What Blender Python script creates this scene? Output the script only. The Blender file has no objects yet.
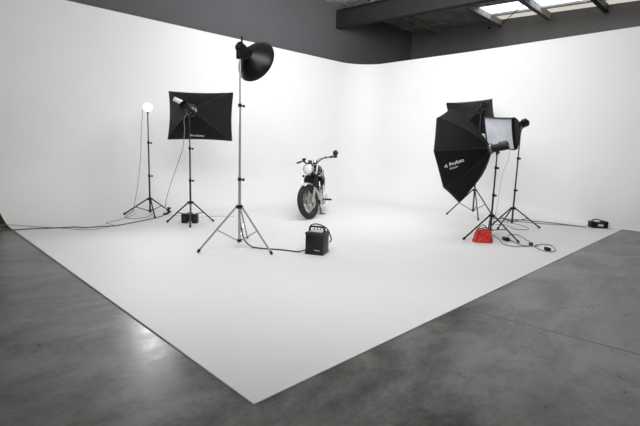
import bpy, bmesh, math, random
from mathutils import Vector, Matrix
random.seed(4)
COL = bpy.context.scene.collection
sc = bpy.context.scene
PI = math.pi
def V(*a): return Vector(a)

# ------------------------------------------------------------------ materials
def mat(name, col, rough=.5, metal=0., spec=.5, noise=0., nscale=30., bump=0., emit=None, estr=0., coat=0., alpha=None):
    m = bpy.data.materials.new(name); m.use_nodes = True
    nt = m.node_tree; b = nt.nodes['Principled BSDF']
    b.inputs['Base Color'].default_value = (*col, 1)
    b.inputs['Roughness'].default_value = rough
    b.inputs['Metallic'].default_value = metal
    b.inputs['Specular IOR Level'].default_value = spec
    b.inputs['Coat Weight'].default_value = coat
    if noise or bump:
        tc = nt.nodes.new('ShaderNodeTexCoord'); n = nt.nodes.new('ShaderNodeTexNoise')
        n.inputs['Scale'].default_value = nscale; n.inputs['Detail'].default_value = 5
        nt.links.new(tc.outputs['Object'], n.inputs['Vector'])
        if noise:
            r = nt.nodes.new('ShaderNodeValToRGB')
            r.color_ramp.elements[0].position = .3; r.color_ramp.elements[1].position = .7
            r.color_ramp.elements[0].color = (*[c*(1-noise) for c in col], 1)
            r.color_ramp.elements[1].color = (*[min(1, c*(1+noise)) for c in col], 1)
            nt.links.new(n.outputs['Fac'], r.inputs['Fac']); nt.links.new(r.outputs['Color'], b.inputs['Base Color'])
        if bump:
            bp = nt.nodes.new('ShaderNodeBump'); bp.inputs['Strength'].default_value = bump; bp.inputs['Distance'].default_value = .01
            nt.links.new(n.outputs['Fac'], bp.inputs['Height']); nt.links.new(bp.outputs['Normal'], b.inputs['Normal'])
    if emit:
        b.inputs['Emission Color'].default_value = (*emit, 1); b.inputs['Emission Strength'].default_value = estr
    return m

def concrete():
    m = bpy.data.materials.new('polished_concrete'); m.use_nodes = True
    nt = m.node_tree; b = nt.nodes['Principled BSDF']; N = nt.nodes.new; L = nt.links.new
    tc = N('ShaderNodeTexCoord')
    def noise(scale, detail, rough=.6, vec=None, dist=0.):
        n = N('ShaderNodeTexNoise'); n.inputs['Scale'].default_value = scale; n.inputs['Detail'].default_value = detail
        n.inputs['Roughness'].default_value = rough; n.inputs['Distortion'].default_value = dist
        L(vec or tc.outputs['Object'], n.inputs['Vector']); return n
    mp = N('ShaderNodeMapping'); mp.inputs['Rotation'].default_value = (0, 0, math.radians(35)); mp.inputs['Scale'].default_value = (1.3, 2.2, 1)
    L(tc.outputs['Object'], mp.inputs['Vector'])
    a = noise(.8, 7, .66, mp.outputs['Vector'], .9); c = noise(2.6, 8, .7, mp.outputs['Vector']); d = noise(30, 6, .7)
    def math_(op, x, y):
        q = N('ShaderNodeMath'); q.operation = op
        for i, v in enumerate((x, y)):
            if isinstance(v, (int, float)): q.inputs[i].default_value = v
            else: L(v, q.inputs[i])
        return q.outputs[0]
    s = math_('ADD', math_('MULTIPLY', a.outputs['Fac'], .5), math_('ADD', math_('MULTIPLY', c.outputs['Fac'], .34), math_('MULTIPLY', d.outputs['Fac'], .16)))
    r = N('ShaderNodeValToRGB'); e = r.color_ramp.elements
    e[0].position = .42; e[0].color = (.066, .065, .060, 1); e[1].position = .585; e[1].color = (.205, .203, .194, 1)
    L(s, r.inputs['Fac'])
    # saw-cut joints: thin dark lines in the slab
    sx = N('ShaderNodeSeparateXYZ'); L(tc.outputs['Object'], sx.inputs[0])
    j1 = math_('LESS_THAN', math_('ABSOLUTE', math_('SUBTRACT', math_('ADD', sx.outputs['X'], math_('MULTIPLY', sx.outputs['Y'], .085)), 2.08), 0.), .011)
    j2 = math_('MULTIPLY', math_('LESS_THAN', math_('ABSOLUTE', math_('SUBTRACT', sx.outputs['Y'], 1.39), 0.), .006), math_('LESS_THAN', sx.outputs['X'], 0.02))
    mx = N('ShaderNodeMix'); mx.data_type = 'RGBA'; L(math_('MAXIMUM', j1, math_('MULTIPLY', j2, .35)), mx.inputs['Factor'])
    L(r.outputs['Color'], mx.inputs['A']); mx.inputs['B'].default_value = (.045, .045, .043, 1)
    L(mx.outputs['Result'], b.inputs['Base Color'])
    rr = N('ShaderNodeMapRange'); rr.inputs['From Min'].default_value = .3; rr.inputs['From Max'].default_value = .7
    rr.inputs['To Min'].default_value = .25; rr.inputs['To Max'].default_value = .42
    L(c.outputs['Fac'], rr.inputs['Value']); L(rr.outputs['Result'], b.inputs['Roughness'])
    b.inputs['Specular IOR Level'].default_value = .5
    bp = N('ShaderNodeBump'); bp.inputs['Strength'].default_value = .12; bp.inputs['Distance'].default_value = .004
    L(d.outputs['Fac'], bp.inputs['Height']); L(bp.outputs['Normal'], b.inputs['Normal'])
    return m

def roof_mat():
    m = mat('foil_roof_lining', (.52, .52, .50), .45, .2, noise=.35, nscale=3.)
    nt = m.node_tree; b = nt.nodes['Principled BSDF']
    tc = nt.nodes.new('ShaderNodeTexCoord'); w = nt.nodes.new('ShaderNodeTexWave'); w.bands_direction = 'Y'
    w.inputs['Scale'].default_value = 1.6; w.inputs['Distortion'].default_value = 1.; nt.links.new(tc.outputs['Object'], w.inputs['Vector'])
    bp = nt.nodes.new('ShaderNodeBump'); bp.inputs['Strength'].default_value = .6; bp.inputs['Distance'].default_value = .03
    nt.links.new(w.outputs['Fac'], bp.inputs['Height']); nt.links.new(bp.outputs['Normal'], b.inputs['Normal'])
    return m

M = dict(
    concrete=concrete(), roof=roof_mat(),
    white=mat('white_cyclorama_paint', (.78, .78, .772), .6, noise=.012, nscale=1.3),
    ply=mat('plywood_edge', (.20, .13, .10), .8, noise=.2, nscale=14),
    wall=mat('charcoal_wall_paint', (.115, .108, .118), .85, noise=.05, nscale=2),
    wall2=mat('grey_wall_paint', (.135, .135, .13), .8, noise=.06, nscale=2),
    steel=mat('dark_painted_steel', (.022, .022, .022), .5, noise=.1, nscale=5),
    rafter=mat('weathered_rafter', (.30, .29, .27), .7, noise=.3, nscale=6),
    sky=mat('translucent_skylight_sheet', (.6, .62, .62), .6, emit=(.86, .95, 1), estr=2.6), soffit_glow=mat('glowing_soffit_sheet', (.5, .48, .44), .7, noise=.3, nscale=4, emit=(1, .93, .84), estr=.62),  # second sheet imitates a lit soffit with weak cream emission
    black=mat('black_plastic', (.006, .006, .007), .42, spec=.3, noise=.1),
    blackm=mat('black_anodised_tube', (.022, .021, .021), .35, .4),
    bronze=mat('brown_black_tube', (.045, .036, .034), .35, .6),
    chromes=mat('satin_chrome_tube', (.42, .41, .40), .33, .85),
    chrome=mat('polished_chrome', (.55, .54, .53), .18, 1.), bchrome=mat('bright_mudguard_chrome', (.85, .85, .84), .2, .6), dchrome=mat('dull_dark_chrome', (.16, .155, .15), .3, 1.),
    silver=mat('silver_plastic', (.72, .72, .73), .35, .3),
    fabric=mat('black_softbox_cloth', (.0045, .0047, .0065), .7, spec=.22, bump=.25, nscale=26),
    seam=mat('grey_seam_tape', (.012, .011, .014), .7),
    diff=mat('white_diffuser_cloth', (.54, .56, .60), .7, noise=.12, nscale=3.5, bump=.3),
    diff2=mat('inner_reflective_cloth', (.6, .6, .6), .5),
    dish=mat('black_dish_enamel', (.004, .005, .004), .34, spec=.25),
    dishin=mat('white_dish_inside', (.7, .7, .7), .5),
    lamp=mat('glowing_lamp_dome', (1, 1, 1), .4, emit=(1, .99, .97), estr=14),
    print=mat('white_print', (.75, .75, .75), .6),
    red=mat('red_nylon', (.52, .022, .012), .55, bump=.35, nscale=18),
    cable=mat('grey_cable', (.10, .095, .09), .5), cablep=mat('pale_cable', (.30, .27, .27), .6), cableb=mat('brown_cable', (.07, .055, .05), .5),
    rubber=mat('tyre_rubber', (.012, .012, .012), .75, bump=.2, nscale=60),
    engine=mat('cast_aluminium', (.36, .35, .34), .42, .7, noise=.2, nscale=20),
    tank=mat('black_tank_enamel', (.01, .01, .01), .15, coat=.6), glass=mat('headlamp_glass', (.85, .85, .82), .08, 0., emit=None, coat=.8),
    seat=mat('black_seat_vinyl', (.015, .015, .015), .6), pale=mat('pale_label', (.6, .6, .58), .6), strap=mat('dark_rope_handle', (.05, .02, .02), .7),
    mirror=mat('mirror_back_black', (.02, .02, .02), .3), copper=mat('brake_disc_steel', (.4, .39, .38), .3, .9),
)

# ------------------------------------------------------------------ mesh builder
class MB:
    def __init__(s): s.bm = bmesh.new(); s.mi = 0
    def _f(s, vs):
        try:
            f = s.bm.faces.new(vs); f.smooth = True; f.material_index = s.mi; return f
        except ValueError: return None
    def box(s, c, size, R=None, bev=0.):
        c = Vector(c); hx, hy, hz = [q/2 for q in size]; R = R or Matrix.Identity(3)
        t = bmesh.new(); bmesh.ops.create_cube(t, size=1.)
        for v in t.verts: v.co = Vector((v.co.x*size[0], v.co.y*size[1], v.co.z*size[2]))
        if bev: bmesh.ops.bevel(t, geom=t.edges[:], offset=bev, segments=2, affect='EDGES', profile=.5)
        mp = {v: s.bm.verts.new(c + R @ v.co) for v in t.verts}
        for f in t.faces:
            g = s._f([mp[v] for v in f.verts])
            if g: g.smooth = False
        t.free(); return s
    def tube(s, pts, r, seg=8, closed=False, caps=True, flat=1.):
        P = [Vector(p) for p in pts]; n = len(P); rr = r if isinstance(r, (list, tuple)) else [r]*n
        T = []
        for i in range(n):
            a = P[(i-1) % n] if (closed or i > 0) else P[i]; b = P[(i+1) % n] if (closed or i < n-1) else P[i]
            d = b-a; T.append(d.normalized() if d.length > 1e-9 else Vector((0, 0, 1)))
        ref = Vector((0, 0, 1)) if abs(T[0].z) < .9 else Vector((1, 0, 0))
        u = (ref - T[0]*ref.dot(T[0])).normalized(); rings = []
        for i in range(n):
            u = (u - T[i]*u.dot(T[i]))
            u = u.normalized() if u.length > 1e-6 else T[i].orthogonal().normalized()
            w = T[i].cross(u)
            rings.append([s.bm.verts.new(P[i] + (u*math.cos(2*PI*k/seg)*flat + w*math.sin(2*PI*k/seg))*rr[i]) for k in range(seg)])
        for i in range(n if closed else n-1):
            a, b = rings[i], rings[(i+1) % n]
            for k in range(seg): s._f([a[k], a[(k+1) % seg], b[(k+1) % seg], b[k]])
        if caps and not closed:
            s._f(rings[0][::-1]); s._f(rings[-1])
        return s
    def cyl(s, a, b, r, r2=None, seg=16): return s.tube([a, b], [r, r if r2 is None else r2], seg)
    def lathe(s, prof, R=None, o=(0, 0, 0), seg=32, sq=None):
        # profile (x along axis, radius); axis = local X
        R = R or Matrix.Identity(3); o = Vector(o); rings = []
        for x, r in prof:
            if r < 1e-6: rings.append([s.bm.verts.new(o + R @ Vector((x, 0, 0)))])
            else: rings.append([s.bm.verts.new(o + R @ Vector((x, r*math.cos(2*PI*k/seg), r*math.sin(2*PI*k/seg)))) for k in range(seg)])
        for a, b in zip(rings, rings[1:]):
            for k in range(seg):
                q = [a[k % len(a)], a[(k+1) % len(a)], b[(k+1) % len(b)], b[k % len(b)]]
                u = []
                for v in q:
                    if v not in u: u.append(v)
                if len(u) > 2: s._f(u)
        return s
    def sphere(s, c, r, seg=16, scale=(1, 1, 1)):
        c = Vector(c); t = bmesh.new(); bmesh.ops.create_uvsphere(t, u_segments=seg, v_segments=seg//2, radius=r)
        mp = {v: s.bm.verts.new(c + Vector((v.co.x*scale[0], v.co.y*scale[1], v.co.z*scale[2]))) for v in t.verts}
        for f in t.faces: s._f([mp[v] for v in f.verts])
        t.free(); return s
    def ring(s, c, R, r, nrm, seg=32, tseg=8, flat=1.):
        n = Vector(nrm).normalized(); a = n.orthogonal().normalized(); b = n.cross(a); c = Vector(c)
        return s.tube([c + (a*math.cos(2*PI*k/seg) + b*math.sin(2*PI*k/seg))*R for k in range(seg)], r, tseg, closed=True, flat=flat)
    def grid(s, fn, nu, nv):
        g = [[s.bm.verts.new(fn(i/nu, j/nv)) for j in range(nv+1)] for i in range(nu+1)]
        for i in range(nu):
            for j in range(nv): s._f([g[i][j], g[i+1][j], g[i+1][j+1], g[i][j+1]])
        return s
    def build(s, name, m, parent=None, loc=None, sharp=True):
        bmesh.ops.recalc_face_normals(s.bm, faces=s.bm.faces[:])
        me = bpy.data.meshes.new(name); s.bm.to_mesh(me); s.bm.free()
        for x in (m if isinstance(m, (list, tuple)) else [m]): me.materials.append(x)
        if sharp:
            me.set_sharp_from_angle(angle=math.radians(38))
        o = bpy.data.objects.new(name, me); COL.objects.link(o)
        if parent: o.parent = parent
        if loc: o.location = loc
        return o

def tag(o, label, cat=None, group=None, kind=None):
    if label: o['label'] = label
    if cat: o['category'] = cat
    if group: o['group'] = group
    if kind: o['kind'] = kind
    return o
def thing(name, label, cat, loc=(0, 0, 0), R=None, group=None):
    o = bpy.data.objects.new(name, None); COL.objects.link(o)
    Mx = (R.to_4x4() if R else Matrix.Identity(4)); Mx.translation = Vector(loc); o.matrix_world = Mx
    o.empty_display_size = .05
    return tag(o, label, cat, group)
def struct(name, mb, m, label=None):
    o = mb.build(name, m); o['kind'] = 'structure'
    if label: o['label'] = label
    return o
def spline(pts, n=6, closed=False):
    P = [Vector(p) for p in pts]; out = []; N = len(P)
    for i in range(N if closed else N-1):
        g = (lambda k: P[k % N]) if closed else (lambda k: P[max(0, min(N-1, k))])
        p0, p1, p2, p3 = g(i-1), g(i), g(i+1), g(i+2)
        for k in range(n):
            t = k/n; out.append(.5*((2*p1) + (p2-p0)*t + (2*p0-5*p1+4*p2-p3)*t*t + (3*p1-p0-3*p2+p3)*t**3))
    if not closed: out.append(P[-1])
    return out
def basis(a, roll=0.):
    # columns: a (emission axis, local X), left (local Y), up (local Z)
    a = Vector(a).normalized(); s = a.cross(Vector((0, 0, 1))).normalized(); u = s.cross(a)
    s2 = s*math.cos(roll) + u*math.sin(roll); u2 = u*math.cos(roll) - s*math.sin(roll)
    return Matrix((a, -s2, u2)).transposed()
def text_mesh(body, size):
    cu = bpy.data.curves.new('lettering', 'FONT'); cu.body = body; cu.size = size; cu.align_x = 'CENTER'; cu.align_y = 'CENTER'
    cu.offset = size*.012
    o = bpy.data.objects.new('lettering', cu); COL.objects.link(o)
    dg = bpy.context.evaluated_depsgraph_get(); me = bpy.data.meshes.new_from_object(o.evaluated_get(dg))
    COL.objects.unlink(o); bpy.data.objects.remove(o); bpy.data.curves.remove(cu)
    return me
def add_text(name, body, size, fn, parent, m):
    me = text_mesh(body, size)
    for v in me.vertices: v.co = fn(v.co.x, v.co.y)
    me.name = name; me.materials.clear(); me.materials.append(m)
    o = bpy.data.objects.new(name, me); COL.objects.link(o); o.parent = parent
    return o

# ------------------------------------------------------------------ cyclorama
H = 3.465
def cyc_path():
    # plan points (x, y), inward normal, cove radius
    out = []
    for i in range(25):
        x = 0 + 7.31*i/24; y = 6.56 - .032*x + (.03*math.sin(x*.9) if x > 3 else 0)*0
        out.append((V(x, y, 0), V(-.03, -1, 0).normalized(), .95-.02*x))
    yl = 6.56-.032*7.31; rc = .84; c = V(7.31, yl-rc, 0)
    for i in range(1, 17):
        t = PI/2*(1-i/16); out.append((c + V(math.cos(t), math.sin(t), 0)*rc, -V(math.cos(t), math.sin(t), 0), .78))
    x0 = c.x+rc; y0 = c.y
    n = 44
    for i in range(1, n+1):
        y = y0 - (y0+2.1)*i/n
        x = 8.15 if y > 3.5 else 8.15 + (3.5-y)*-.027
        x = x + .03*math.exp(-((y-3.0)/1.2)**2)
        R = .02 + .78*max(0, min(1, (y-.35)/3.2))**1.1
        out.append((V(x, y, 0), V(-1, 0, 0), R))
    return out
path = cyc_path()
mb = MB(); K = 14
def section(i):
    P, n, R = path[i]
    pts = [P + n*(R - R*math.sin(PI/2*k/K)) + V(0, 0, R*(1-math.cos(PI/2*k/K))) for k in range(K+1)] + [P + V(0, 0, z) for z in (1.6, 2.5, H)]
    if i == 0:      # the open left end is cut slightly askew
        for k, q in enumerate(pts): q.x = .03 - .10*math.sin(PI/2*min(k, K)/K)
    return pts
for name, lo, hi, lab in (('wall_cyclorama_left', 0, 24, 'left wall of the white studio sweep'), ('wall_cyclorama_corner', 24, 40, 'rounded corner of the white studio sweep'), ('wall_cyclorama_right', 40, len(path)-1, 'right wall of the white studio sweep')):
    wb = MB(); rows = [[wb.bm.verts.new(p) for p in section(i)] for i in range(lo, hi+1)]
    for a, b in zip(rows, rows[1:]):
        for k in range(len(a)-1): wb._f([a[k], a[k+1], b[k+1], b[k]])
    struct(name, wb, M['white'], lab)
# painted floor inside the sweep: from the front paint edge to each tangent point
inner = [P + n*R for P, n, R in path]
inner = [p for p in inner if p.y >= 0]; inner[0].x = .03
# fill as strips toward y=0 for the far wall side
fl = MB()
# the flat painted slab: polygon
poly = [V(0, 0, 0)] + [p.copy() for p in inner if True] + [V(8.055, 0, 0)]
for p in poly: p.z = 0
clean = [poly[0]]
for p in poly[1:]:
    if (p-clean[-1]).length > 1e-4: clean.append(p)
vs = [mb.bm.verts.new(p) for p in clean]
f = mb.bm.faces.new(vs); f.smooth = False
vb = [mb.bm.verts.new(V(*q)) for q in [(0, 0, 0), (8.055, 0, 0), (8.055, 0, -.006), (0, 0, -.006)]]; mb.bm.faces.new(vb)
vb = [mb.bm.verts.new(V(*q)) for q in [(0, 0, 0), (0, 5.62, 0), (0, 5.62, -.006), (0, 0, -.006)]]; mb.bm.faces.new(vb)
bmesh.ops.triangulate(mb.bm, faces=[f])
struct('floor_painted', mb, M['white'], 'white painted floor of the studio sweep')
# back skin, top cap and the open left end of the sweep (bare ply)
mb = MB(); rows = []
for P, n, R in path:
    q = P - n*.06
    rows.append([mb.bm.verts.new(V(P.x, P.y, H)), mb.bm.verts.new(V(P.x, P.y, H+.004)), mb.bm.verts.new(V(q.x, q.y, H+.004)), mb.bm.verts.new(V(q.x, q.y, 0))])
for a, b in zip(rows, rows[1:]):
    for k in range(3): mb._f([a[k], a[k+1], b[k+1], b[k]])
P, n, R = path[0]; sec = section(0)
for k in range(K):
    a, b = sec[k], sec[k+1]
    mb.bm.faces.new([mb.bm.verts.new(q + V(-.002, 0, 0)) for q in (a, b, V(b.x, b.y, -.006), V(a.x, a.y, -.006))])
mb.bm.faces.new([mb.bm.verts.new(q) for q in (V(-.072, P.y, -.006), V(-.072, P.y, H), V(-.072, P.y+.06, H), V(-.072, P.y+.06, -.006))])
struct('trim_1', mb, M['ply'], 'bare plywood edge and back of the white cyclorama')

# ------------------------------------------------------------------ room shell
X0, X1, Y0, Y1 = -8., 11.1, -9., 6.75
def roofz(y): return 5.0 - .045*(6.75-y)
mb = MB(); mb.box(((X0+X1)/2, (Y0+Y1)/2, -.056), (X1-X0+.4, Y1-Y0+.4, .1)); struct('floor', mb, M['concrete'], 'polished grey concrete slab with a saw-cut joint')
mb = MB(); mb.box(((X0+X1)/2, Y1+.05, 2.6), (X1-X0+.2, .1, 5.3)); struct('wall_left', mb, M['wall'], 'charcoal painted wall above and behind the left sweep')
mb = MB(); mb.box((X1+.05, (Y0+Y1)/2, 2.6), (.1, Y1-Y0+.2, 5.3)); struct('wall_right', mb, M['wall2'], 'charcoal painted wall beyond the right sweep')
mb = MB(); mb.box(((X0+X1)/2, Y0-.05, 2.3), (X1-X0+.2, .1, 4.7)); struct('wall_near', mb, M['wall'])
mb = MB(); mb.box((X0-.05, (Y0+Y1)/2, 2.5), (.1, Y1-Y0+.2, 5.2)); struct('wall_behind', mb, M['wall'])
# roof sheet with an opening band for the visible skylights
mb = MB()
def slab(xa, xb, ya, yb, off=0., th=.06):
    vs = []
    for (x, y) in ((xa, ya), (xb, ya), (xb, yb), (xa, yb)):
        vs.append(V(x, y, roofz(y)+off))
    top = [mb.bm.verts.new(v+V(0, 0, th)) for v in vs]; bot = [mb.bm.verts.new(v) for v in vs]
    for F in (top, bot[::-1]): mb.bm.faces.new(F)
    for k in range(4): mb.bm.faces.new([bot[k], bot[(k+1) % 4], top[(k+1) % 4], top[k]])
SKX = (9.72, 10.42)
slab(X0, SKX[0], Y0, Y1); slab(SKX[0], X1, 3.9, Y1); slab(SKX[0], X1, Y0, -1.2); slab(SKX[1], SKX[1]+.04, -1.2, 3.9)
struct('ceiling', mb, M['roof'], 'corrugated roof lining with silver grey sheen')
for i, (ya, yb) in enumerate(((2.68, 3.88), (1.42, 2.62), (.1, 1.36), (-1.2, .06))):
    mb = MB(); slab(SKX[0], SKX[1], ya, yb, .02, .02)
    o = struct('window_%d' % (i+1), mb, M['sky'], 'bright translucent skylight panel in the roof')
    mb = MB(); slab(SKX[1]+.04, X1-.01, ya, yb, .02, .02); struct('window_%d' % (i+5), mb, M['soffit_glow'], 'glowing cream panel standing in for the lit soffit next to the charcoal wall')  # not a skylight: added glowing panel gives the soffit its lit look
# rafters across the roof
for i, y in enumerate((5.75, 3.9, 2.65, 1.39, .08)):
    mb = MB(); z = roofz(y)
    mb.box(((7.75+X1)/2, y, z-.075), (X1-7.75, .05, .15)); mb.box(((7.75+X1)/2, y, z-.15), (X1-7.75, .11, .012))
    struct('trim_%d' % (i+2), mb, M['steel'] if i == 3 else M['rafter'], 'roof rafter running beside the skylights')
# longitudinal purlins under the lining
for i, x in enumerate((8.6, 10.44)):
    mb = MB()
    za, zb = roofz(-1.5), roofz(6.7)
    mb.tube([(x, -1.5, za-.03), (x, 6.7, zb-.03)], .035, 4)
    struct('trim_%d' % (i+8), mb, M['rafter'], 'purlin under the roof lining')
# main I beam
mb = MB(); xb = 7.66
def bz(y): return 4.41 - .03*(6.7-y)
def prism(xa, xb_, za, zb):
    ys = (6.70, Y0+.02); v = []
    for y in ys: v.append([mb.bm.verts.new(V(x, y, bz(y)+z)) for x, z in ((xa, za), (xb_, za), (xb_, zb), (xa, zb))])
    for k in range(4): mb.bm.faces.new([v[0][k], v[0][(k+1) % 4], v[1][(k+1) % 4], v[1][k]])
    mb.bm.faces.new(v[0]); mb.bm.faces.new(v[1][::-1])
prism(xb-.09, xb+.09, 0, .02); prism(xb-.09, xb+.09, .43, .45); prism(xb-.006, xb+.006, .02, .43)
mb.box((xb, 6.72, 4.63), (.20, .05, .46))
struct('trim_10', mb, M['steel'], 'deep dark steel I-beam under the roof')
# tie rod and its wall bolts
t = thing('tie_rod', 'thin black diagonal tie rod running from roof down to the charcoal wall', 'rod', (11.08, 3.907, 4.722))
mb = MB(); mb.tube([(0, 0, 0), (-1.35, -1.25, .13)], .011, 6); mb.build('rod', M['black'], t)
mb = MB(); mb.cyl((.02, 0, 0), (-.03, 0, 0), .035); mb.build('anchor_plate', M['black'], t)
mb = MB(); mb.cyl((0, 0, 0), (-.045, 0, 0), .03); mb.sphere((-.045, 0, 0), .02, 10)
tag(mb.build('wall_bolt', M['black'], loc=(11.1, 4.215, 4.72)), 'small black bolt head on the charcoal wall left of the tie rod', 'bolt')

# ------------------------------------------------------------------ light stands
def hz(x, y):
    Yw = 6.56-.032*x; R = .95-.02*x; t = y-(Yw-R)
    if t <= 0 or x > 7: return 0.
    t = min(t, R*.999); return R - math.sqrt(R*R-t*t)
def light_stand(label, c, feet, hub, low, top, joints, m, knobm, rad=.013, legr=.009, colz=()):
    t = thing('light_stand', label, 'light stand', (c[0], c[1], 0), group='light stands on the white floor')
    # centre column in telescoping sections
    zs = [low-.03] + list(joints) + [top]
    for i, (a, b) in enumerate(zip(zs, zs[1:])):
        r = rad*(1-.17*i)
        MB().cyl((0, 0, a), (0, 0, b+(.03 if b != top else 0)), r, seg=12).build('centre_column' if i == 0 else 'riser', m, t)
    for j, z in enumerate(joints):
        k = MB(); k.cyl((0, 0, z-.024), (0, 0, z+.014), rad*1.42, seg=14); k.build('joint_collar', knobm, t)
        a = 0.6 - .9*0; d = V(.95, -.30, 0)
        kb = MB(); zz = V(0, 0, z-.01); kb.cyl(zz+d*rad, zz+d*(rad+.022), .007, seg=8); kb.cyl(zz+d*(rad+.018), zz+d*(rad+.042), .016, seg=10)
        kb.build('locking_knob', knobm, t)
    h = MB(); h.cyl((0, 0, hub-.022), (0, 0, hub+.022), rad*2.1, seg=16)
    for fx, fy in feet:
        d = V(fx-c[0], fy-c[1], 0).normalized(); h.box(d*(rad*2.3) + V(0, 0, hub), (.03, .022, .03), Matrix.Rotation(math.atan2(d.y, d.x), 3, 'Z'))
    h.build('leg_collar', knobm, t)
    lo = MB(); lo.cyl((0, 0, low-.015), (0, 0, low+.015), rad*1.9, seg=14); lo.build('brace_collar', knobm, t)
    for fx, fy in feet:
        z = hz(fx, fy); f = V(fx-c[0], fy-c[1], z+legr+.003); d = V(f.x, f.y, 0).normalized()
        s = d*(rad*2.6) + V(0, 0, hub)
        lg = MB(); dirn = (f-s).normalized(); side = V(-d.y, d.x, 0)
        lg.tube([s, f], legr, 8).build('leg', m, t)
        leg = t.children[-1]
        rf = MB(); rf.tube([f-dirn*.035, f+dirn*.004], legr*1.45, 8).build('rubber_foot', M['black'], leg)
        mid = s.lerp(f, .52)
        MB().tube([d*(rad*1.5)+V(0, 0, low), mid], legr*.6, 6).build('brace', m, t)
    return t

BC = (2.014, 5.722)
light_stand('dark light stand nearest the left wall carrying the small glowing lamp', BC, [(1.626, 5.872), (1.992, 5.486), (2.423, 5.808)],
            .31, .105, 1.80, [.712, 1.27], M['blackm'], M['black'], .0145, .0115)
light_stand('brown-black light stand behind which a black power pack sits, carrying the wide rectangular softbox', (2.22, 4.70), [(1.978, 5.019), (2.62, 4.68), (2.05, 4.405)],
            .345, .15, 1.76, [.70, 1.20], M['bronze'], M['black'], .0145, .0115)
light_stand('tall silver light stand in front carrying the round black beauty dish', (1.86, 2.83), [(1.337, 2.913), (1.959, 2.31), (2.284, 3.254)],
            .52, .10, 2.27, [.86, 1.734], M['chromes'], M['black'], .016, .0115)
light_stand('black light stand over the red bag holding the large octagonal softbox', (5.17, 1.13), [(4.719, 1.321), (5.17, .70), (5.62, 1.369)],
            .348, .13, 1.30, [.655, 1.06], M['blackm'], M['black'], .0145, .0115)
light_stand('black light stand furthest right, under the small softbox with pale front', (6.41, 1.30), [(6.03, 1.38), (6.80, .97), (6.36, 1.62)],
            .345, .12, 1.71, [.66, 1.20], M['blackm'], M['black'], .0145, .0115)
light_stand('brown-black light stand furthest back on the right, behind the octagonal softbox', (6.96, 2.28), [(6.886, 2.80), (6.69, 2.03), (7.307, 2.01)],
            .549, .15, 2.07, [.95, 1.5], M['bronze'], M['black'], .0145, .0115)

# ------------------------------------------------------------------ flash heads
def flash_head(label, S, R, z_top, length=.36, rad=.062, shell='black', ring=True, front=.10, name='studio_flash', group='flash heads on the stands'):
    """S: tilt point above the stand; head axis is R's local X; the mount reaches down to the stand top."""
    t = thing(name, label, 'flash head', S, R, group)
    b = MB(); L = length; rk = 1.75 if shell == 'silver' else 1.34
    b.lathe([(-L+.02, 0), (-L+.02, rad*.86), (-L, rad*.9), (-L, rad*.97), (-L+.02, rad), (front-.05, rad), (front-.05, rad*.9), (front-.01, rad*.9), (front-.01, 0)], seg=24)
    b.build('housing', M['black'], t)
    if shell == 'silver':
        q = MB(); q.lathe([(-.06, rad*1.0), (-.27, rad*1.06), (front-.05, rad*1.06), (front-.05, rad*1.01)], seg=24); q.build('front_sleeve', M['black'], t)
    p = MB(); p.box((-L-.003, 0, .0), (.008, rad*1.1, rad*.9), bev=.002); p.cyl((-L-.002, rad*.3, -rad*.4), (-L-.014, rad*.3, -rad*.4), .009, seg=10); p.cyl((-L-.002, -rad*.3, -rad*.4), (-L-.014, -rad*.3, -rad*.4), .009, seg=10)
    p.build('control_panel', M['blackm'] if shell != 'silver' else M['black'], t)
    g = MB(); hl = min(.16, L*.8); g.box((-L+hl/2+.01, 0, rad+.014), (hl, .022, .012), bev=.004); g.box((-L+.018, 0, rad+.002), (.014, .022, .026)); g.box((-L+hl, 0, rad+.002), (.014, .022, .026)); g.build('carrying_handle', M['black'], t) if L > .11 else g.bm.free()
    if ring:
        r = MB(); r.lathe([(front-.03, rad*.92), (front-.03, rad*rk), (front-.0, rad*rk*1.03), (front+.006, rad*1.2), (front+.006, rad*.9)], seg=28); r.build('speed_ring', M['dchrome'] if shell != 'silver' else M['chrome'], t)
    # mount: U bracket + stand spigot, built in world orientation below the head
    Ri = R.inverted(); dn = Ri @ V(0, 0, -1)
    br = MB(); drop = S[2]-z_top
    br.box(dn*(rad+.004), (.05, .05, .012)); br.build('tilt_bracket', M['black'], t)
    sp = MB(); sp.tube([dn*(rad*.8), dn*(drop+.03)], .017, 12); sp.build('stand_socket', M['black'], t)
    kb = MB(); kb.cyl(dn*(drop*.55+.02), dn*(drop*.55+.02) + V(0, -.075, 0), .007, seg=8); kb.tube([dn*(drop*.55+.02)+V(0, -.06, 0), dn*(drop*.55+.02)+V(0, -.085, 0)], .016, 10); kb.build('tilt_knob', M['black'], t)
    return t

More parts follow.
